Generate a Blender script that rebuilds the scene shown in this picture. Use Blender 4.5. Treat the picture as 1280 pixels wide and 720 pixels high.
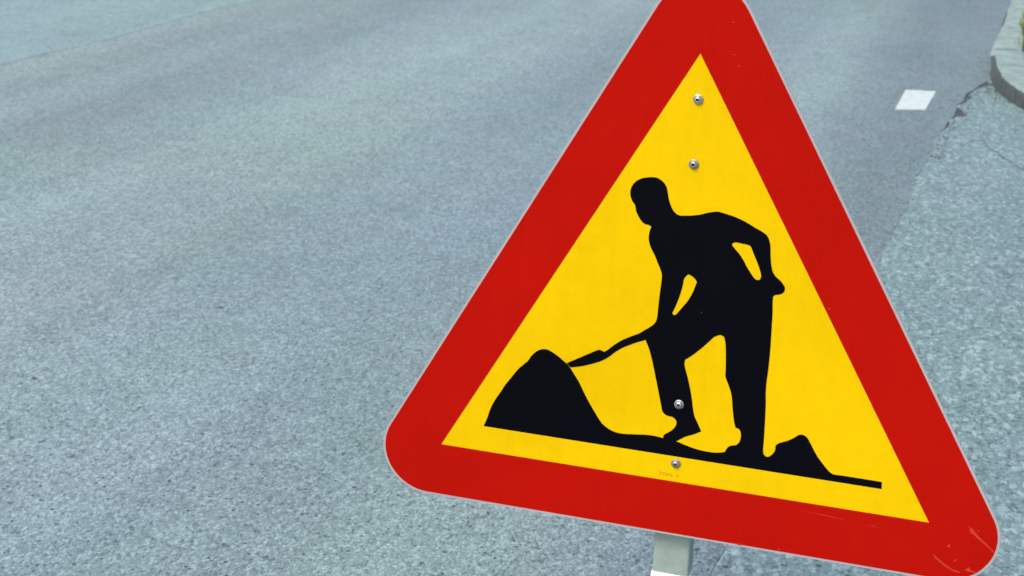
import bpy, bmesh, math, random
from mathutils import Vector, Matrix, noise
from mathutils.geometry import tessellate_polygon
random.seed(7)
R = math.radians
for o in list(bpy.data.objects):
    bpy.data.objects.remove(o)
scn = bpy.context.scene
COL = scn.collection
G = 0.69788                     # height of the yellow field's lower edge above the road

# ------------------------------------------------------------ camera
cam_d = bpy.data.cameras.new('camera'); cam = bpy.data.objects.new('camera', cam_d); COL.objects.link(cam)
RC = Matrix(((0.9500517710, 0.3113703674, 0.0212161894),
             (0.1204421461, -0.3030799487, -0.9453233490),
             (-0.2879154769, 0.9006614453, -0.3254437573)))
M = RC.transposed() @ Matrix(((1, 0, 0), (0, -1, 0), (0, 0, -1)))
cam.matrix_world = Matrix.Translation((0.3674369, -1.9200013, 0.9521212 + G)) @ M.to_4x4()
cam_d.sensor_width = 36.0
cam_d.lens = 36.0 * 1900 / 1280
cam_d.clip_start = 0.05; cam_d.clip_end = 2000
cam_d.dof.use_dof = True; cam_d.dof.focus_distance = 2.15; cam_d.dof.aperture_fstop = 11
scn.camera = cam

# ------------------------------------------------------------ world, sun, exposure
SUN_EL, SUN_AZ = R(48), math.atan2(-0.35, -0.94)      # behind the photographer, veiled by thin cloud
w = bpy.data.worlds.new('World'); scn.world = w; w.use_nodes = True
nt = w.node_tree; bg = nt.nodes['Background']
sky = nt.nodes.new('ShaderNodeTexSky'); sky.sky_type = 'NISHITA'; sky.sun_disc = False
sky.sun_elevation = SUN_EL; sky.sun_rotation = SUN_AZ
sky.dust_density = 3.0; sky.air_density = 1.0; sky.ozone_density = 1.0
nt.links.new(sky.outputs[0], bg.inputs[0]); bg.inputs[1].default_value = 0.13
sd = bpy.data.lights.new('sun', 'SUN'); so = bpy.data.objects.new('sun', sd); COL.objects.link(so)
sd.energy = 1.5; sd.angle = R(30); sd.color = (1.0, 0.955, 0.90)
sv = Vector((math.sin(SUN_AZ) * math.cos(SUN_EL), math.cos(SUN_AZ) * math.cos(SUN_EL), math.sin(SUN_EL)))
so.rotation_euler = sv.to_track_quat('Z', 'Y').to_euler(); so.location = sv * 30
scn.render.engine = 'CYCLES'
scn.render.resolution_x, scn.render.resolution_y = 1024, 576
vs = scn.view_settings; vs.view_transform = 'Standard'; vs.look = 'None'; vs.gamma = 1; vs.use_curve_mapping = False
vs.exposure = 0.66
TRACE = dict(
 worker=[(-0.05182,0.37056),(-0.05676,0.37268),(-0.06165,0.37348),(-0.06672,0.37783),(-0.07112,0.38439),(-0.0742,0.39097),(-0.07564,0.39783),(-0.07964,0.40296),(-0.08199,0.40827),(-0.08305,0.41437),(-0.08225,0.42065),(-0.08008,0.42574),(-0.07551,0.43107),(-0.06959,0.43509),(-0.06153,0.43757),(-0.05343,0.43884),(-0.04721,0.43838),(-0.04097,0.4353),(-0.03594,0.43034),(-0.03337,0.42513),(-0.03206,0.41911),(-0.03049,0.41234),(-0.02787,0.40435),(-0.02399,0.39715),(-0.0196,0.39254),(-0.01548,0.39056),(-0.00865,0.39054),(0.0092,0.39341),(0.02056,0.3972),(0.02906,0.39979),(0.03677,0.40108),(0.04549,0.39963),(0.05909,0.39653),(0.07288,0.39161),(0.08667,0.38485),(0.09758,0.37974),(0.10313,0.37577),(0.10639,0.37023),(0.10863,0.36158),(0.11016,0.34576),(0.11222,0.33404),(0.11492,0.32637),(0.11915,0.32089),(0.12521,0.31619),(0.13043,0.31015),(0.13213,0.30601),(0.13058,0.30033),(0.12577,0.29702),(0.11924,0.29506),(0.11738,0.29167),(0.11854,0.26845),(0.11893,0.24804),(0.11944,0.21912),(0.11908,0.19283),(0.11806,0.17066),(0.11813,0.15402),(0.11928,0.1403),(0.12022,0.11343),(0.12075,0.08602),(0.12072,0.07037),(0.12001,0.05332),(0.09025,0.05074),(0.06881,0.05884),(0.07142,0.06487),(0.07527,0.0689),(0.0829,0.07137),(0.08724,0.07608),(0.08901,0.08397),(0.0881,0.09225),(0.08516,0.09623),(0.081,0.09712),(0.07828,0.10593),(0.07484,0.12535),(0.07195,0.14475),(0.06681,0.15876),(0.06195,0.17029),(0.06168,0.17754),(0.0607,0.19695),(0.05869,0.21854),(0.05624,0.22735),(0.0515,0.22958),(0.04374,0.22608),(0.03738,0.21916),(0.0266,0.20669),(0.01365,0.19383),(0.00495,0.1867),(0.00462,0.1791),(0.00974,0.16256),(0.01432,0.14588),(0.01804,0.12899),(0.02023,0.11685),(0.02281,0.10593),(0.02906,0.09387),(0.03373,0.08396),(0.02252,0.07741),(0.01174,0.07225),(-0.00048,0.06341),(-0.00843,0.05879),(-0.01825,0.06455),(-0.019,0.06786),(-0.01713,0.07135),(-0.00948,0.07736),(-0.00412,0.08334),(-0.00148,0.0907),(-0.00339,0.09635),(-0.00822,0.09934),(-0.01381,0.09992),(-0.01881,0.1018),(-0.02246,0.10608),(-0.02435,0.11354),(-0.02828,0.12947),(-0.03433,0.15352),(-0.04035,0.17744),(-0.04592,0.19526),(-0.0513,0.20772),(-0.05327,0.22192),(-0.04378,0.22977),(-0.03894,0.2358),(-0.03734,0.24161),(-0.03666,0.25182),(-0.03559,0.27324),(-0.03409,0.29273),(-0.03398,0.30497),(-0.03674,0.31307),(-0.04021,0.32003),(-0.04484,0.33025),(-0.05143,0.34203),(-0.05448,0.35194),(-0.05424,0.36209)],
 arm_gap=[(0.00203,0.30979),(-0.00116,0.30644),(-0.00341,0.30184),(-0.00453,0.29293),(-0.00721,0.28035),(-0.01144,0.26578),(-0.01652,0.25194),(-0.01472,0.24952),(-0.01219,0.24986),(-0.00898,0.25376),(-0.00274,0.26254),(0.00423,0.27311),(0.01014,0.28612),(0.01287,0.29513),(0.01452,0.30023),(0.01153,0.30451),(0.00628,0.30828)],
 elbow_gap=[(0.05874,0.36014),(0.06246,0.36179),(0.07316,0.36094),(0.08088,0.35986),(0.08338,0.35761),(0.08739,0.34912),(0.093,0.3377),(0.09778,0.32626),(0.09956,0.31945),(0.09864,0.31464),(0.09577,0.31327),(0.09185,0.31446),(0.08556,0.32173),(0.07903,0.33098),(0.07585,0.33662),(0.0683,0.34684),(0.06211,0.3531),(0.05837,0.35765)],
 earth=[(-0.28477,0.04111),(-0.27969,0.05436),(-0.27423,0.07176),(-0.26752,0.08586),(-0.25985,0.09866),(-0.25319,0.11061),(-0.24452,0.12306),(-0.23462,0.13722),(-0.22587,0.14659),(-0.2204,0.15203),(-0.21503,0.16074),(-0.20742,0.169),(-0.19984,0.1731),(-0.19219,0.17383),(-0.18432,0.17083),(-0.17546,0.1658),(-0.16739,0.15993),(-0.16271,0.15673),(-0.15746,0.15082),(-0.15029,0.14057),(-0.14323,0.13017),(-0.13617,0.11682),(-0.12914,0.10465),(-0.11989,0.09011),(-0.11043,0.07655),(-0.10432,0.0706),(-0.09343,0.06468),(-0.07957,0.06247),(-0.06049,0.06432),(-0.04097,0.0665),(-0.03131,0.06647),(-0.02312,0.06572),(-0.00876,0.06463),(-0.00048,0.06341),(0.0157,0.05908),(0.03188,0.05576),(0.04932,0.05487),(0.06192,0.05635),(0.06883,0.0586),(0.09472,0.06606),(0.12076,0.06978),(0.1223,0.06399),(0.12573,0.06082),(0.12953,0.06158),(0.13451,0.06688),(0.13715,0.07238),(0.13722,0.07852),(0.13946,0.08213),(0.14676,0.08644),(0.15338,0.08956),(0.16058,0.09455),(0.16563,0.09906),(0.16925,0.10108),(0.17457,0.10075),(0.17939,0.09726),(0.18285,0.092),(0.18816,0.08287),(0.19439,0.07304),(0.20113,0.06485),(0.20782,0.05735),(0.21437,0.05151),(0.21914,0.04981),(0.22964,0.05006),(0.28278,0.04969),(0.2835,0.03918)],
 shovel=[(-0.16262,0.15759),(-0.14111,0.17024),(-0.12128,0.18207),(-0.11617,0.18424),(-0.11268,0.18353),(-0.10906,0.18225),(-0.10415,0.18594),(-0.0959,0.1939),(-0.08487,0.2028),(-0.07104,0.21088),(-0.06001,0.21688),(-0.05133,0.22371),(-0.04476,0.22718),(-0.044,0.21262),(-0.05254,0.20767),(-0.06361,0.20281),(-0.07325,0.19779),(-0.08434,0.19136),(-0.09407,0.18367),(-0.10233,0.1758),(-0.11206,0.16864),(-0.1234,0.16303),(-0.13633,0.15778),(-0.14786,0.15416),(-0.15726,0.15194)],
 scratches=[[(0.40088,0.00432),(0.40518,0.00273),(0.41573,-0.00844),(0.42816,-0.01807),(0.43851,-0.02749),(0.43657,-0.02847),(0.42522,-0.01923),(0.41285,-0.01018),(0.40471,-0.00213)],[(0.40229,0.001),(0.40989,-0.00236),(0.40935,-0.00665),(0.40397,-0.00466)],[(0.35951,-0.04448),(0.36517,-0.04826),(0.37546,-0.05602),(0.38664,-0.06238),(0.39733,-0.06455),(0.39651,-0.06655),(0.38479,-0.06458),(0.37361,-0.05821),(0.36331,-0.05045)],[(0.38722,-0.04886),(0.393,-0.04471),(0.38851,-0.05105)],[(0.40209,-0.06057),(0.40873,-0.05501),(0.41023,-0.05897),(0.41991,-0.06193),(0.40643,-0.06215)],[(0.37654,-0.02788),(0.38049,-0.02592),(0.37999,-0.03085),(0.3768,-0.03025)],[(0.17801,-0.01164),(0.21089,-0.01242),(0.24589,-0.01581),(0.21102,-0.01387)],[(0.27066,-0.01613),(0.2977,-0.01965),(0.27615,-0.01756)],[(0.09553,-0.08061),(0.09807,-0.07633),(0.10069,-0.08127)]])

# ------------------------------------------------------------ helpers
def link(name, bm, mats, parent=None, smooth=None):
    me = bpy.data.meshes.new(name)
    bm.normal_update(); bm.to_mesh(me); bm.free()
    o = bpy.data.objects.new(name, me); COL.objects.link(o)
    for m in (mats if isinstance(mats, (list, tuple)) else [mats]): me.materials.append(m)
    if smooth is not None:
        me.polygons.foreach_set('use_smooth', [True] * len(me.polygons))
        try: me.set_sharp_from_angle(angle=R(smooth))
        except Exception: pass
    if parent is not None:
        o.parent = parent; o.matrix_parent_inverse = Matrix.Identity(4)
        o.location = (0, 0, 0)
    return o
def setting(name, bm, mats, smooth=None, kind='structure'):
    o = link(name, bm, mats, None, smooth); o['kind'] = kind; return o

class NT:                                    # small material builder
    def __init__(s, name):
        s.m = bpy.data.materials.new(name); s.m.use_nodes = True
        s.t = s.m.node_tree; s.b = s.t.nodes['Principled BSDF']
        s.co = s.t.nodes.new('ShaderNodeTexCoord').outputs['Object']
    def n(s, typ, **kw):
        d = s.t.nodes.new('ShaderNode' + typ)
        for k, v in kw.items(): setattr(d, k, v)
        return d
    def put(s, sock, v):
        if hasattr(v, 'is_output'): s.t.links.new(v, sock)
        else: sock.default_value = v
    def scale(s, v):
        d = s.n('Mapping'); s.put(d.inputs['Vector'], s.co); d.inputs['Scale'].default_value = v
        return d.outputs[0]
    def noise(s, sc, det=4, rough=.55, vec=None):
        d = s.n('TexNoise'); s.put(d.inputs['Vector'], vec or s.co)
        d.inputs['Scale'].default_value = sc; d.inputs['Detail'].default_value = det
        d.inputs['Roughness'].default_value = rough
        return d.outputs['Fac']
    def voro(s, sc, out='Color', feat='F1', vec=None, rnd=1.0):
        d = s.n('TexVoronoi', feature=feat); s.put(d.inputs['Vector'], vec or s.co)
        d.inputs['Scale'].default_value = sc; d.inputs['Randomness'].default_value = rnd
        return d.outputs[out]
    def ramp(s, f, stops, interp='LINEAR'):
        d = s.n('ValToRGB'); s.put(d.inputs[0], f); cr = d.color_ramp; cr.interpolation = interp
        while len(cr.elements) < len(stops): cr.elements.new(.5)
        for e, (p, c) in zip(cr.elements, stops):
            e.position = p; e.color = (c, c, c, 1) if not isinstance(c, tuple) else (*c, 1)
        return d.outputs[0]
    def mix(s, f, a, b, mode='MIX'):
        d = s.n('Mix', data_type='RGBA', blend_type=mode)
        s.put(d.inputs[0], f)
        for i, v in ((6, a), (7, b)):
            s.put(d.inputs[i], (*v, 1) if isinstance(v, tuple) else v)
        return d.outputs[2]
    def math(s, op, a, b=0.0, clamp=False):
        d = s.n('Math', operation=op, use_clamp=clamp); s.put(d.inputs[0], a); s.put(d.inputs[1], b)
        return d.outputs[0]
    def red(s, col):
        d = s.n('SeparateColor'); s.put(d.inputs[0], col); return d.outputs[0]
    def axis(s, k):
        d = s.n('SeparateXYZ'); s.put(d.inputs[0], s.co); return d.outputs[k]
    def bump(s, h, strength=.5, dist=.01):
        d = s.n('Bump'); d.inputs['Strength'].default_value = strength; d.inputs['Distance'].default_value = dist
        s.put(d.inputs['Height'], h); s.put(s.b.inputs['Normal'], d.outputs[0])
    def done(s, col=None, rough=.8, spec=.5, metal=0.0):
        if col is not None: s.put(s.b.inputs['Base Color'], (*col, 1) if isinstance(col, tuple) else col)
        s.put(s.b.inputs['Roughness'], rough); s.put(s.b.inputs['Specular IOR Level'], spec)
        s.put(s.b.inputs['Metallic'], metal)
        return s.m

# ------------------------------------------------------------ materials
def asphalt(name, tint, stone, fleck, lanes, contrast, pits=.05, fscale=None):
    a = NT(name)
    big = a.noise(.55, 5, .6)
    mid = a.noise(5.5, 4, .6)
    # stones of two sizes showing in worn binder
    st = a.scale((1, .62, 1))               # stones rolled out along the road
    s1 = a.red(a.voro(stone, vec=st)); d1 = a.voro(stone, 'Distance', vec=st)
    s2 = a.red(a.voro(stone * .47, vec=st))
    g = a.noise(stone * 2.2, 2, .6, st)
    v = a.math('ADD', a.math('MULTIPLY', s1, .5), a.math('MULTIPLY', s2, .22))
    v = a.math('ADD', v, a.math('MULTIPLY', g, .4))
    lo, hi = 1 - contrast, 1 + contrast
    k = a.ramp(v, [(.22, lo * .8), (.45, .93), (.62, 1.0), (.8, hi), (.97, hi * 1.2)])
    col = a.mix(1.0, tint, k, 'MULTIPLY')
    # pale mineral flecks
    f = a.ramp(a.red(a.voro(fscale or stone * .8, vec=a.scale((1, .6, 1)))), [(fleck, 0.0), (fleck + .05, 1.0)])
    col = a.mix(a.math('MULTIPLY', f, .45 if fscale else .38), col, (.46, .56, .57))
    # patches of wear along the road and broad stains
    tr = a.noise(1.0, 3, .5, a.scale((1.5, .10, 1)))
    col = a.mix(1.0, col, a.ramp(tr, [(.3, .88), (.7, 1.11)]), 'MULTIPLY')
    col = a.mix(1.0, col, a.ramp(big, [(.3, .91), (.7, 1.08)]), 'MULTIPLY')
    col = a.mix(1.0, col, a.ramp(mid, [(.3, .95), (.7, 1.05)]), 'MULTIPLY')
    hue = a.noise(.9, 3, .5, a.scale((1, .45, 1)))
    col = a.mix(1.0, col, a.ramp(hue, [(.35, (.99, .995, 1.02)), (.5, (1, 1, 1)), (.66, (1.0, 1.025, .97))]), 'MULTIPLY')
    hue2 = a.noise(1.7, 3, .5)
    col = a.mix(1.0, col, a.ramp(hue2, [(.35, (.98, 1.015, 1.0)), (.65, (1.03, .99, 1.0))]), 'MULTIPLY')
    if lanes:
        x = a.axis(0)
        wob = a.math('MULTIPLY', a.math('SUBTRACT', a.noise(.8, 3), .5), .35)
        x = a.math('DIVIDE', a.math('ADD', a.math('ADD', x, wob), 8.0), 9.0, True)
        P = lambda X: (X + 8) / 9
        col = a.mix(1.0, col, a.ramp(x, [(0, 1.0)] + [(P(X), c) for X, c in lanes]), 'MULTIPLY')
    # pits: small dark holes where stones have come out
    pd = a.voro(stone * .16, 'Distance', vec=a.scale((1, .9, 1)))
    pc = a.red(a.voro(stone * .16, vec=a.scale((1, .9, 1))))
    pit = a.math('MULTIPLY', a.ramp(pd, [(.10, 1.0), (.20, 0.0)]), a.ramp(pc, [(1 - pits, 0.0), (1 - pits + .02, 1.0)]))
    pd2 = a.voro(stone * .33, 'Distance'); pc2 = a.red(a.voro(stone * .33))
    zone = a.math('MAXIMUM', a.math('MULTIPLY', a.ramp(a.noise(.7, 2), [(.42, 0.0), (.6, 1.0)]), .5), a.ramp(a.math('ADD', a.math('DIVIDE', a.axis(1), 5.0, True), a.math('MULTIPLY', a.math('SUBTRACT', a.noise(1.3, 3), .5), .5)), [(.26, 1.0), (.5, 0.0)]))
    pit2 = a.math('MULTIPLY', a.math('MULTIPLY', a.ramp(pd2, [(.20, 1.0), (.36, 0.0)]), a.ramp(pc2, [(.90, 0.0), (.92, 1.0)])), zone)
    pit = a.math('MAXIMUM', pit, pit2)
    col = a.mix(a.math('MULTIPLY', pit, .8), col, (.035, .045, .045))
    h = a.math('ADD', a.math('MULTIPLY', d1, -.6), a.math('MULTIPLY', g, .8))
    h = a.math('ADD', h, a.math('MULTIPLY', s2, .5))
    h = a.math('SUBTRACT', h, a.math('MULTIPLY', pit, 2.0))
    a.bump(h, .55, .004)
    return a.done(col, .82, .35)

LANES = [(-6.2, (1.0, 1.02, 1.0)), (-4.75, (1.10, 1.06, 1.04)), (-4.45, (1.04, 1.02, 1.0)), (-3.95, (.88, .88, .86)),
         (-3.4, .98), (-2.9, (1.09, 1.09, 1.06)), (-2.4, (1.06, 1.05, 1.02)), (-1.95, (.95, .965, .99)), (-1.45, (.86, .88, .91)), (-.95, (.92, .935, .95)), (-.6, (1.0, 1.01, .98)), (-.3, (.86, .86, .88)), (-.12, (.78, .79, .82)), (.15, (.76, .77, .80))]
m_road = asphalt('worn grey asphalt', (.220, .290, .296), 212, .93, LANES, .47)
m_lane = asphalt('pale green-grey asphalt', (.238, .335, .332), 212, .93, None, .36)
m_side = asphalt('pale coarse asphalt', (.186, .270, .274), 125, .86, None, .40, .03, 78)

def plain(name, col, rough=.6, spec=.4, metal=0.0, var=.08, sc=30, bump=0):
    a = NT(name)
    c = a.mix(1.0, col, a.ramp(a.noise(sc, 5, .6), [(.3, 1 - var), (.7, 1 + var)]), 'MULTIPLY')
    if bump: a.bump(a.noise(sc * 6, 3), .3, bump)
    return a.done(c, rough, spec, metal)

def film(name, col, var=.03, rough=.42):     # retroreflective sheeting: faint honeycomb cells, dust, broad painted tones of uneven light
    a = NT(name)
    cell = a.voro(270, 'Distance', rnd=.15)
    c = a.mix(1.0, col, a.ramp(cell, [(.0, 1 + var), (.75, 1 - var)]), 'MULTIPLY')
    c = a.mix(1.0, c, a.ramp(a.noise(3.2, 4, .55), [(.3, .91), (.7, 1.07)]), 'MULTIPLY')  # broad random tones standing in for uneven light and haze on the face
    c = a.mix(1.0, c, a.ramp(a.noise(1.0, 4, .65, a.scale((55, 1, 3.5))), [(.3, .975), (.7, 1.025)]), 'MULTIPLY')   # rain streaks
    c = a.mix(1.0, c, a.ramp(a.noise(60, 5, .7), [(.3, .97), (.7, 1.03)]), 'MULTIPLY')
    sp = a.ramp(a.noise(190, 2, .5), [(.77, 0.0), (.82, .25)])
    c = a.mix(sp, c, (.42, .36, .30))
    return a.done(c, a.ramp(a.noise(14, 4), [(.3, rough - .06), (.7, rough + .1)]), .04)

m_red = film('red reflective film', (.395, .0045, .0014), .11)
m_yel = film('yellow reflective film', (.685, .436, .0008), .03)
m_blk = film('black film', (.0018, .0018, .004), .05, .5)
m_wht = film('white reflective film', (.37, .33, .33), .06)
m_scr = plain('scuffed red film', (.45, .028, .014), .7, .2, var=.25, sc=200)
m_alu = plain('brushed aluminium', (.62, .63, .64), .42, .5, .9, .06, 40)
m_gal = plain('galvanised steel', (.30, .37, .32), .6, .4, .2, .12, 45)
m_slv = plain('white sleeve plastic', (.62, .68, .66), .5, .4, var=.03)
m_zn = plain('zinc screw', (.42, .43, .41), .34, .5, .8, .05, 300)
m_znd = plain('dulled zinc screw', (.30, .30, .27), .45, .5, .7, .2, 400)
m_dark = plain('socket dark', (.05, .055, .05), .6, .3, .3)
m_ink = plain('brown stamp ink', (.46, .25, .004), .6, .2)
m_rub = plain('recycled black rubber', (.022, .022, .024), .85, .3, var=.3, sc=120, bump=.004)
m_soil = plain('dark grit', (.10, .115, .118), .95, .1, var=.4, sc=60, bump=.01)
m_crack = plain('dusty crack', (.145, .18, .18), .95, .1, var=.4, sc=60)
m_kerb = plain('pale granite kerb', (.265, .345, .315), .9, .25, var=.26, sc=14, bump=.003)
m_kface = plain('dark kerb face', (.085, .10, .097), .9, .2, var=.25, sc=22, bump=.004)  # raised faces, much darker than the kerb top
m_earth = plain('verge earth', (.09, .11, .05), .95, .1, var=.4, sc=4, bump=.02)
m_leaf = NT('grass blade')
_c = m_leaf.ramp(m_leaf.noise(9, 3), [(.3, (.14, .17, .03)), (.55, (.23, .24, .035)), (.75, (.34, .29, .05))])
m_leaf = m_leaf.done(_c, .6, .3)

def paint():
    a = NT('worn white road paint')
    n = a.math('ADD', a.math('MULTIPLY', a.noise(24, 5, .7), .7), a.math('MULTIPLY', a.noise(120, 3, .6), .3))
    c = a.mix(a.ramp(n, [(.50, 0.0), (.66, .75)]), (.59, .665, .62), (.36, .42, .41))
    a.bump(a.noise(150, 3), .4, .002)
    return a.done(c, .7, .3)
m_paint = paint()

# ------------------------------------------------------------ the setting
def grid_sheet(xs_of_y, ys, z, lip=0.0):
    """sheet whose rows run across the road; xs_of_y(y) gives the x stations, left to right"""
    bm = bmesh.new(); prev = None
    for y in ys:
        row = [bm.verts.new((x, y, z)) for x in xs_of_y(y)]
        if lip:
            row.append(bm.verts.new((row[-1].co.x + .003, y, z - lip)))
        if prev:
            for i in range(len(row) - 1):
                bm.faces.new((prev[i], prev[i + 1], row[i + 1], row[i]))
        prev = row
    return bm
def lerp_table(t, y):
    if y <= t[0][0]: return t[0][1]
    for (a, va), (b, vb) in zip(t, t[1:]):
        if y <= b: return va + (vb - va) * (y - a) / (b - a)
    return t[-1][1]
EDGE = [(-60, -2.2), (-4, -.34), (1.1, -.089), (3.69, .045), (4.79, .087), (5.94, .147), (6.37, .186), (6.75, .235), (7.05, .305), (7.46, .316), (8.0, .300), (10.65, .385), (16, .62), (30, 1.3), (120, 6)]
def edge(y):
    r = noise.noise((y * 2.6, 6.3, 0)) * .022 + noise.noise((y * 7.0, 1.3, 0)) * .018 + noise.noise((y * 26, 4.1, 0)) * .008
    k = 1.0 if y < 7.0 else max(0, 1 - (y - 7.0) * 5)
    return lerp_table(EDGE, y) + r * k
def crack(y):                                   # the open joint beside the kerb tip
    if y < 5.6 or y > 7.12: return 0.0
    a = min(1, (y - 5.6) / .4) * min(1, (7.12 - y) / .12)
    v = .004 + sum(A * math.exp(-((y - c) / s) ** 2) for c, s, A in ((6.97, .12, .028), (6.55, .10, .030), (6.12, .07, .045), (5.80, .05, .02))) + .020 * noise.noise((y * 16, 3.3, 5)) + .022 * noise.noise((y * 45, 1.3, 5))
    return max(0, a * v)

ys = [-60, -30, -15, -8, -5, -3] + [-2 + .03 * i for i in range(400)] + [10.2 + .4 * i for i in range(20)] + [20, 30, 60, 120]
setting('road', grid_sheet(lambda y: [-8.0, -6, -4, -2, -.6, edge(y)], ys, 0.0, .03), m_road)
def side_xs(y):
    e = edge(y) + (crack(y) if crack(y) > 0 else -.02)
    return [e, max(e + .05, .6), 1.5, 3, 7]
setting('pavement', grid_sheet(side_xs, [y for y in ys if -60 <= y <= 7.3], -.002), m_side)
bm = bmesh.new()
bmesh.ops.create_grid(bm, x_segments=1, y_segments=1, size=600)
for v in bm.verts: v.co.z = -.035
setting('ground', bm, m_earth)
bm = bmesh.new()
vs_ = [bm.verts.new(p) for p in ((-.3, 3, -.009), (.9, 3, -.009), (.9, 8.2, -.009), (-.3, 8.2, -.009))]
bm.faces.new(vs_); setting('joint_bed', bm, m_soil)

# older, paler surfacing on the far lane; its edge stands a few millimetres proud
def lane_edge(y):
    return -4.86 + .035 * (y - 7) * 1.2 + .05 * noise.noise((y * .9, 2.2, 7)) + .012 * noise.noise((y * 9, 5.2, 1))
setting('far_lane', grid_sheet(lambda y: [-7.98, -6.5, lane_edge(y)], ys, .003, .0028), m_lane)
# thin wandering crack across the side surfacing
bm = bmesh.new(); prev = None
for i in range(41):
    t = i / 40; x = .31 + .06 * t + .42 * t * t; y = 5.70 - 1.05 * t + .05 * noise.noise((t * 9, 1, 1)) + .02 * noise.noise((t * 40, 4, 1))
    wv = .006 * (1 - abs(2 * t - 1) ** 3) * (.6 + noise.noise((t * 22, 9, 9)))
    row = (bm.verts.new((x - wv * .6, y - wv, .0015)), bm.verts.new((x + wv * .6, y + wv + .001, .0015)))
    if prev: bm.faces.new((prev[0], row[0], row[1], prev[1]))
    prev = row
setting('crack', bm, m_crack)

# worn dash of an edge line, thermoplastic lying on the asphalt
bm = bmesh.new()
cs = [(-.126, 6.086), (.023, 6.140), (.047, 6.651), (-.115, 6.626)]
ring = []
for (a, b) in zip(cs, cs[1:] + cs[:1]):
    n_ = 22
    for i in range(n_):
        t = i / n_; x = a[0] + (b[0] - a[0]) * t; y = a[1] + (b[1] - a[1]) * t
        j = .006
        ring.append((x + j * noise.noise((x * 40, y * 40, 1)), y + 1.6 * j * noise.noise((x * 40, y * 40, 9))))
top = [bm.verts.new((x, y, .004)) for x, y in ring]; bot = [bm.verts.new((x, y, .0005)) for x, y in ring]
bm.faces.new(top)
for i in range(len(ring)):
    j = (i + 1) % len(ring); bm.faces.new((bot[i], bot[j], top[j], top[i]))
setting('road_marking', bm, m_paint)

# kerb: low along the road, rising to an upstand that turns into the side opening
KB = [((5.0, 4.3), (5.0, 4.33), .10), ((2.6, 4.45), (2.6, 4.48), .10), ((1.5, 4.8), (1.5, 4.83), .10), ((.95, 5.3), (.945, 5.33), .10), ((.66, 5.88), (.65, 5.90), .10),
      ((.511, 6.348), (.498, 6.358), .10), ((.440, 6.55), (.428, 6.58), .10), ((.375, 6.78), (.387, 6.80), .09), ((.335, 7.00), (.374, 7.00), .076), ((.319, 7.20), (.361, 7.19), .06),
      ((.317, 7.46), (.343, 7.50), .042), ((.297, 8.02), (.321, 7.95), .022), ((.310, 8.5), (.322, 8.5), .016), ((.35, 9.3), (.362, 9.3), .016), ((.385, 10.65), (.398, 10.65), .018), ((.62, 16), (.633, 16), .02), ((1.3, 30), (1.313, 30), .02), ((6, 120), (6.013, 120), .02)]
WID = .16
bm = bmesh.new(); rows = []
def inset(i):
    a = Vector(KB[max(0, i - 1)][1]); b = Vector(KB[min(len(KB) - 1, i + 1)][1]); d = (b - a).normalized()
    return Vector((d.y, -d.x))
fine = []
for i in range(len(KB) - 1):
    n_ = 12 if i > 3 and i < 14 else 2
    for k in range(n_):
        t = k / n_
        f = lambda A, B: Vector(A).lerp(Vector(B), t)
        fine.append((f(KB[i][0], KB[i + 1][0]), f(KB[i][1], KB[i + 1][1]), KB[i][2] + (KB[i + 1][2] - KB[i][2]) * t, inset(i).lerp(inset(i + 1), t)))
prev = None
JOINTS = {8: 1}
run = 0.0; lastp = None
for (b, t, h, nrm) in fine:
    if lastp is not None: run += (t - lastp).length
    lastp = t
    jb = .004 * noise.noise((t.x * 9, t.y * 9, 3)) + .004 * noise.noise((t.x * 31, t.y * 31, 6)) * min(1, h / .05)
    r = .012 if h > .04 else .005
    tt = t + nrm * r
    back = t + nrm * WID
    row = [bm.verts.new((b.x + jb, b.y + jb, -.03)), bm.verts.new((b.x + jb, b.y + jb, .004)), bm.verts.new((t.x + jb, t.y + jb, h - r)), bm.verts.new((t.x + nrm.x * r * .35, t.y + nrm.y * r * .35, h - r * .3)), bm.verts.new((tt.x, tt.y, h + jb * .5)),
           bm.verts.new((back.x, back.y, h + .003)), bm.verts.new((back.x, back.y, -.03))]
    if prev:
        for i in range(6):
            fc = bm.faces.new((prev[i], row[i], row[i + 1], prev[i + 1]))
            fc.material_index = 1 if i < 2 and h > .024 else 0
    prev = row
bmesh.ops.recalc_face_normals(bm, faces=bm.faces)
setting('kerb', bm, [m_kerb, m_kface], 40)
# loose grit gathered in the gutter and along the open joint
bm = bmesh.new()
def chip(x, y, r):
    z = r * .4; a = random.uniform(0, 6.28); q = []
    for k in range(5):
        t = a + k * 1.2566; rr = r * random.uniform(.7, 1.2); q.append(bm.verts.new((x + rr * math.cos(t), y + rr * math.sin(t), -.001)))
    tp = [bm.verts.new((v.co.x * .55 + x * .45, v.co.y * .55 + y * .45, z * random.uniform(.8, 1.4))) for v in q]
    bm.faces.new(tp)
    for k in range(5): bm.faces.new((q[k], q[(k + 1) % 5], tp[(k + 1) % 5], tp[k]))
for _ in range(200):
    y = random.uniform(5.0, 7.15); chip(edge(y) + .02 + abs(random.gauss(0, .035)), y, random.uniform(.002, .006))
for _ in range(450):
    i = random.randrange(30, min(110, len(fine))); p = fine[i][0]; n_ = fine[i][3]
    d = abs(random.gauss(0, .03)); 
    if fine[i][2] > .03: chip(p.x - n_.x * d + random.gauss(0, .03), p.y - n_.y * d + random.gauss(0, .03), random.uniform(.002, .006))
setting('grit', bm, [m_kface], kind='stuff')

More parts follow.
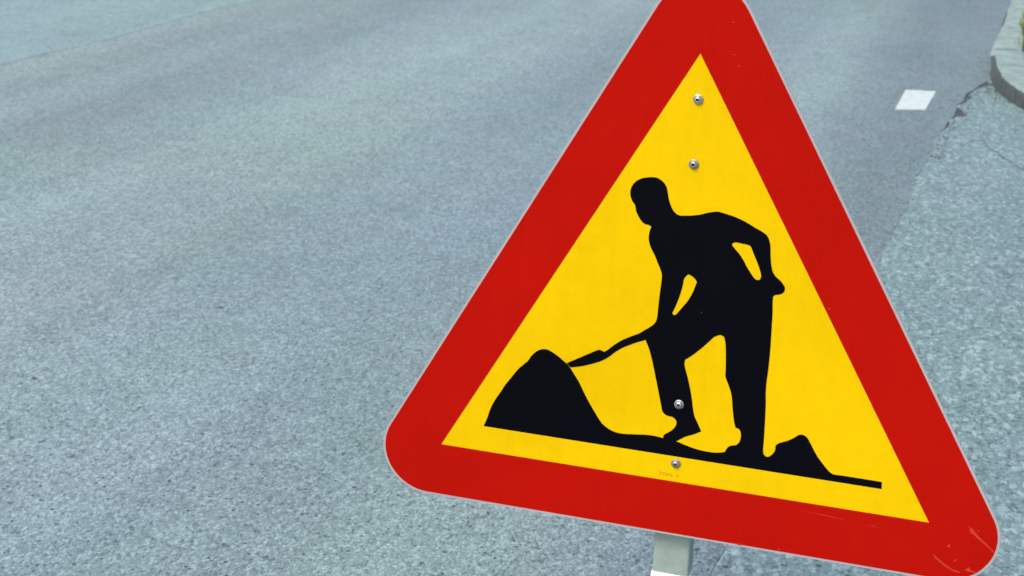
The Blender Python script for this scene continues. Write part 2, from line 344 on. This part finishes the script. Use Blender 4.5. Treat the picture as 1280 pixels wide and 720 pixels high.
# mortar joints across the kerb top (dark lines flush with it)
bm = bmesh.new()
for (x0, y0, x1, y1, z0) in ((.352, 7.36, .51, 7.40, .052), (.317, 8.10, .478, 8.14, .0235)):
    d = Vector((x1 - x0, y1 - y0, 0)).normalized(); n_ = Vector((-d.y, d.x, 0)) * .007
    a, b = Vector((x0, y0, z0)), Vector((x1, y1, z0))
    bm.faces.new([bm.verts.new(p) for p in (a - n_, b - n_, b + n_, a + n_)])
setting('kerb_joint', bm, m_soil)
# footway behind the upstand, earth verge behind the low kerb
bm = bmesh.new()
ft = [t + n * (WID - .01) for (b, t, h, n) in fine if t.y < 8.15]
bm.faces.new([bm.verts.new((p.x, p.y, min(.09, .012 + max(0, (8.15 - p.y)) * .045))) for p in ft] + [bm.verts.new(p) for p in ((7, 8.15, .012), (7, 4.4, .09))])
bmesh.ops.triangulate(bm, faces=bm.faces)
setting('footway', bm, m_side)
bm = bmesh.new(); prev = None
for y in (8.15, 8.6, 9.5, 10.65, 13, 16, 30, 120):
    e = lerp_table(EDGE, y) + .16
    row = [bm.verts.new((e, y, .012)), bm.verts.new((e + 1.2, y, .05)), bm.verts.new((e + 9, y, .06))]
    if prev:
        for i in range(2): bm.faces.new((prev[i], prev[i + 1], row[i + 1], row[i]))
    prev = row
setting('verge', bm, m_earth)

def blades(bm, cx, cy, z, n, spread, hgt, lean=.5):
    for _ in range(n):
        a = random.uniform(0, 6.283); r = spread * math.sqrt(random.random())
        x, y = cx + r * math.cos(a), cy + r * math.sin(a)
        h = hgt * random.uniform(.5, 1.1); d = random.uniform(0, 6.283); l = h * lean * random.uniform(.2, 1.2)
        wd = random.uniform(.0025, .005); px, py = -math.sin(d) * wd, math.cos(d) * wd
        dx, dy = math.cos(d) * l, math.sin(d) * l
        p = [(x - px, y - py, z), (x + px, y + py, z), (x + px * .8 + dx * .35, y + py * .8 + dy * .35, z + h * .6), (x - px * .8 + dx * .35, y - py * .8 + dy * .35, z + h * .6), (x + dx, y + dy, z + h * .95)]
        v = [bm.verts.new(q) for q in p]
        bm.faces.new((v[0], v[1], v[2], v[3])); bm.faces.new((v[3], v[2], v[4]))
bm = bmesh.new()
for i in range(520):
    y = random.uniform(8.2, 14); e = lerp_table(EDGE, y) + .19
    x = e + random.random() ** 1.4 * 1.6
    blades(bm, x, y, .02, 24, .09, .075)
setting('grass', bm, m_leaf, kind='stuff')
bm = bmesh.new(); blades(bm, 0, 0, 0, 420, .05, .11, .7)
gt = link('grass_tuft', bm, m_leaf); gt.location = (.53, 8.74, .015)
gt['label'] = 'yellow-green grass tuft sprouting behind the low kerb at the far right edge'; gt['category'] = 'grass tuft'

def pebble(x, y, r, sq, mat, label, seed):
    bm = bmesh.new(); bmesh.ops.create_icosphere(bm, subdivisions=3, radius=1)
    for v in bm.verts:
        k = 1 + .35 * noise.noise(v.co * 1.3 + Vector((seed, 0, 0))) + .12 * noise.noise(v.co * 4 + Vector((seed, 3, 0)))
        v.co = Vector((v.co.x * k * r * 1.5, v.co.y * k * r, v.co.z * k * r * sq))
    o = link('stone_chip', bm, mat, None, 60); o.location = (x, y, r * sq * .6)
    o['label'] = label; o['category'] = 'stone'
m_chip = plain('dark stone', (.085, .11, .12), .9, .2, var=.3, sc=90)
m_chipb = plain('brown stone', (.11, .10, .085), .9, .2, var=.3, sc=90)
pebble(-1.895, 2.118, .0068, .5, m_chip, 'dark grey stone chip lying alone on the open road left of the sign', 1.0)
pebble(-2.092, 1.409, .0055, .6, m_chipb, 'tiny brownish stone chip on the road near the left edge of the picture', 4.0)

# ------------------------------------------------------------ the road sign
sign = bpy.data.objects.new('road_sign', None); COL.objects.link(sign)
sign.location = (0, .056, 0); sign.empty_display_size = .2
sign['label'] = 'triangular red and yellow roadworks warning sign with black digging worker on a grey post'
sign['category'] = 'road sign'
def P(x, z, y): return (x, y - .056, z + G)      # sign-face coordinates (x right, z up, y away) in the sign's own frame

def smooth_loop(pts, corner=48, sub=4):
    out = []; n = len(pts); p = [Vector(q) for q in pts]
    def sharp(i):
        a = p[i] - p[i - 1]; b = p[(i + 1) % n] - p[i]
        return abs(a.angle_signed(b, 0)) > R(corner)
    sh = [sharp(i) for i in range(n)]
    for i in range(n):
        a, b = p[i], p[(i + 1) % n]
        L = (b - a).length
        ta = (b - a) if sh[i] else (p[(i + 1) % n] - p[i - 1]).normalized() * L
        tb = (b - a) if sh[(i + 1) % n] else (p[(i + 2) % n] - a).normalized() * L
        for k in range(sub):
            t = k / sub; t2, t3 = t * t, t * t * t
            out.append(a * (2 * t3 - 3 * t2 + 1) + ta * (t3 - 2 * t2 + t) + b * (-2 * t3 + 3 * t2) + tb * (t3 - t2))
    return out
def flat(name, loops, y, mats, parent, extra=None, thick=0.0):
    bm = bmesh.new()
    def add(loops, mi, y):
        seq = [Vector((q[0], q[1], 0)) for lp in loops for q in lp]
        tris = tessellate_polygon([[Vector((q[0], q[1], 0)) for q in lp] for lp in loops])
        vs = [bm.verts.new(P(q.x, q.y, y)) for q in seq]
        for t in tris:
            try:
                f = bm.faces.new([vs[i] for i in t]); f.material_index = mi
            except ValueError: pass
        bm.normal_update()
        for f in bm.faces:
            if f.normal.y > 0: f.normal_flip()
    add(loops, 0, y)
    for k, lp in enumerate(extra or []): add([lp], 1, y - .00020 - .00003 * k)
    return link(name, bm, mats, parent)

HS = .6065; IN = [(0, .6075), (-.3503, .0012), (.3497, .0007)]
def rounded(w, r, seg=16):
    """triangle at distance w outside the yellow field, corners rounded with radius r"""
    cz = .7 / (2 * math.sqrt(3)); pts = []
    for k in range(3):
        a = R(90 + 120 * k); dv = Vector((math.cos(a), math.sin(a)))
        c = Vector((0, cz)) + dv * (2 * (cz + w) - 2 * r)
        for i in range(seg + 1):
            t = a + R(-60 + 120 * i / seg)
            pts.append((c.x + r * math.cos(t), c.y + r * math.sin(t)))
    return pts
# plate: 2 mm aluminium faced with white film that shows as the rim
plate_o = rounded(.0836, .0700)
bm = bmesh.new()
fr = [bm.verts.new(P(x, z, .0)) for x, z in rounded(.0833, .0697)]
fe = [bm.verts.new(P(x, z, .0006)) for x, z in plate_o]; bk = [bm.verts.new(P(x, z, .003)) for x, z in plate_o]
f0 = bm.faces.new(list(reversed(fr))); f0.material_index = 0; f0.normal_update()
f1 = bm.faces.new(bk); f1.material_index = 1
for i in range(len(fr)):
    j = (i + 1) % len(fr)
    bm.faces.new((fr[i], fr[j], fe[j], fe[i])).material_index = 1
    bm.faces.new((fe[i], fe[j], bk[j], bk[i])).material_index = 1
bmesh.ops.recalc_face_normals(bm, faces=bm.faces)
link('sign_plate', bm, [m_wht, m_alu], sign)
flat('red_border', [rounded(.0801, .067), IN], -.0004, [m_red, m_scr], sign, TRACE['scratches'])
flat('yellow_field', [IN], -.0003, m_yel, sign)
earth = flat('earth_symbol', [smooth_loop(TRACE['earth'])], -.0007, m_blk, sign)
flat('worker_symbol', [smooth_loop(TRACE['worker']), smooth_loop(TRACE['arm_gap']), smooth_loop(TRACE['elbow_gap'])], -.0009, m_blk, sign)
flat('shovel_symbol', [smooth_loop(TRACE['shovel'])], -.0011, m_blk, sign)

# stamped print under the lowest screw
cu = bpy.data.curves.new('print', 'FONT'); cu.body = 'TDN  1'; cu.size = .0066
to = bpy.data.objects.new('print', cu); COL.objects.link(to)
bpy.context.view_layer.update()
me = bpy.data.meshes.new_from_object(to.evaluated_get(bpy.context.evaluated_depsgraph_get()))
bpy.data.objects.remove(to)
wd = max(v.co.x for v in me.vertices)
for v in me.vertices:
    x, z = -.0228 + v.co.x * .0275 / wd, .0085 + v.co.y
    v.co = P(x, z, -.0007)
me.materials.append(m_ink)
po = bpy.data.objects.new('stamped_print', me); COL.objects.link(po); po.parent = sign

# screws
def lathe(bm, prof, seg, c, mi=0, ph=0.0):
    rings = []
    for (r, y) in prof:
        if r < 1e-6: rings.append([bm.verts.new(P(c[0], c[1], y))])
        else: rings.append([bm.verts.new(P(c[0] + r * math.cos(ph + 2 * math.pi * i / seg), c[1] + r * math.sin(ph + 2 * math.pi * i / seg), y)) for i in range(seg)])
    for a, b in zip(rings, rings[1:]):
        for i in range(seg):
            j = (i + 1) % seg
            if len(a) == 1: f = bm.faces.new((a[0], b[i], b[j]))
            elif len(b) == 1: f = bm.faces.new((a[i], a[j], b[0]))
            else: f = bm.faces.new((a[i], a[j], b[j], b[i]))
            f.material_index = mi
for k, c in enumerate(((.0010, .5482), (.0005, .4619), (.0006, .1198), (.0012, .0296))):
    bm = bmesh.new()
    lathe(bm, [(.0068, -.0010), (.0068, -.0020), (.0056, -.0026), (.0052, -.0038), (.0040, -.0053), (.0024, -.0060), (.0020, -.0059)], 24, c)
    bmesh.ops.recalc_face_normals(bm, faces=bm.faces)
    s_ = link('screw', bm, m_znd if k in (1, 3) else m_zn, sign, 35)
    bm = bmesh.new()
    lathe(bm, [(.0021, -.0059), (.0019, -.0038), (0, -.0036)], 6, c, 0, .4 + k * .7)
    bmesh.ops.recalc_face_normals(bm, faces=bm.faces)
    link('socket', bm, m_dark, s_)

# post, rails, sleeve and foot
def box(bm, x0, x1, y0, y1, z0, z1, bev=.004, mi=0):
    vs = [bm.verts.new(P(x, z - 0, y)) for x in (x0, x1) for y in (y0, y1) for z in (z0, z1)]
    for q in ((0, 1, 3, 2), (4, 6, 7, 5), (0, 4, 5, 1), (2, 3, 7, 6), (0, 2, 6, 4), (1, 5, 7, 3)):
        bm.faces.new([vs[i] for i in q]).material_index = mi
    bmesh.ops.recalc_face_normals(bm, faces=bm.faces)
    if bev:
        bmesh.ops.bevel(bm, geom=[e for e in bm.edges], offset=bev, segments=3, affect='EDGES', profile=.5)
bm = bmesh.new(); box(bm, -.0302, .0235, .030, .066, -G + .075, .60)
link('post', bm, m_gal, sign, 50)
for z0 in (.445, .085):
    bm = bmesh.new(); wv = .10 if z0 > .3 else .24
    box(bm, -wv, wv, .004, .029, z0, z0 + .035, .002)
    link('rail', bm, m_alu, sign, 40)
bm = bmesh.new(); box(bm, -.0325, .0255, .0275, .0685, -.47, -.1625, .005)
link('reflective_sleeve', bm, m_slv, sign, 50)
bm = bmesh.new(); box(bm, -.20, .20, -.34, .45, -G + .001, -G + .085, .014)
link('rubber_foot', bm, m_rub, sign, 50)
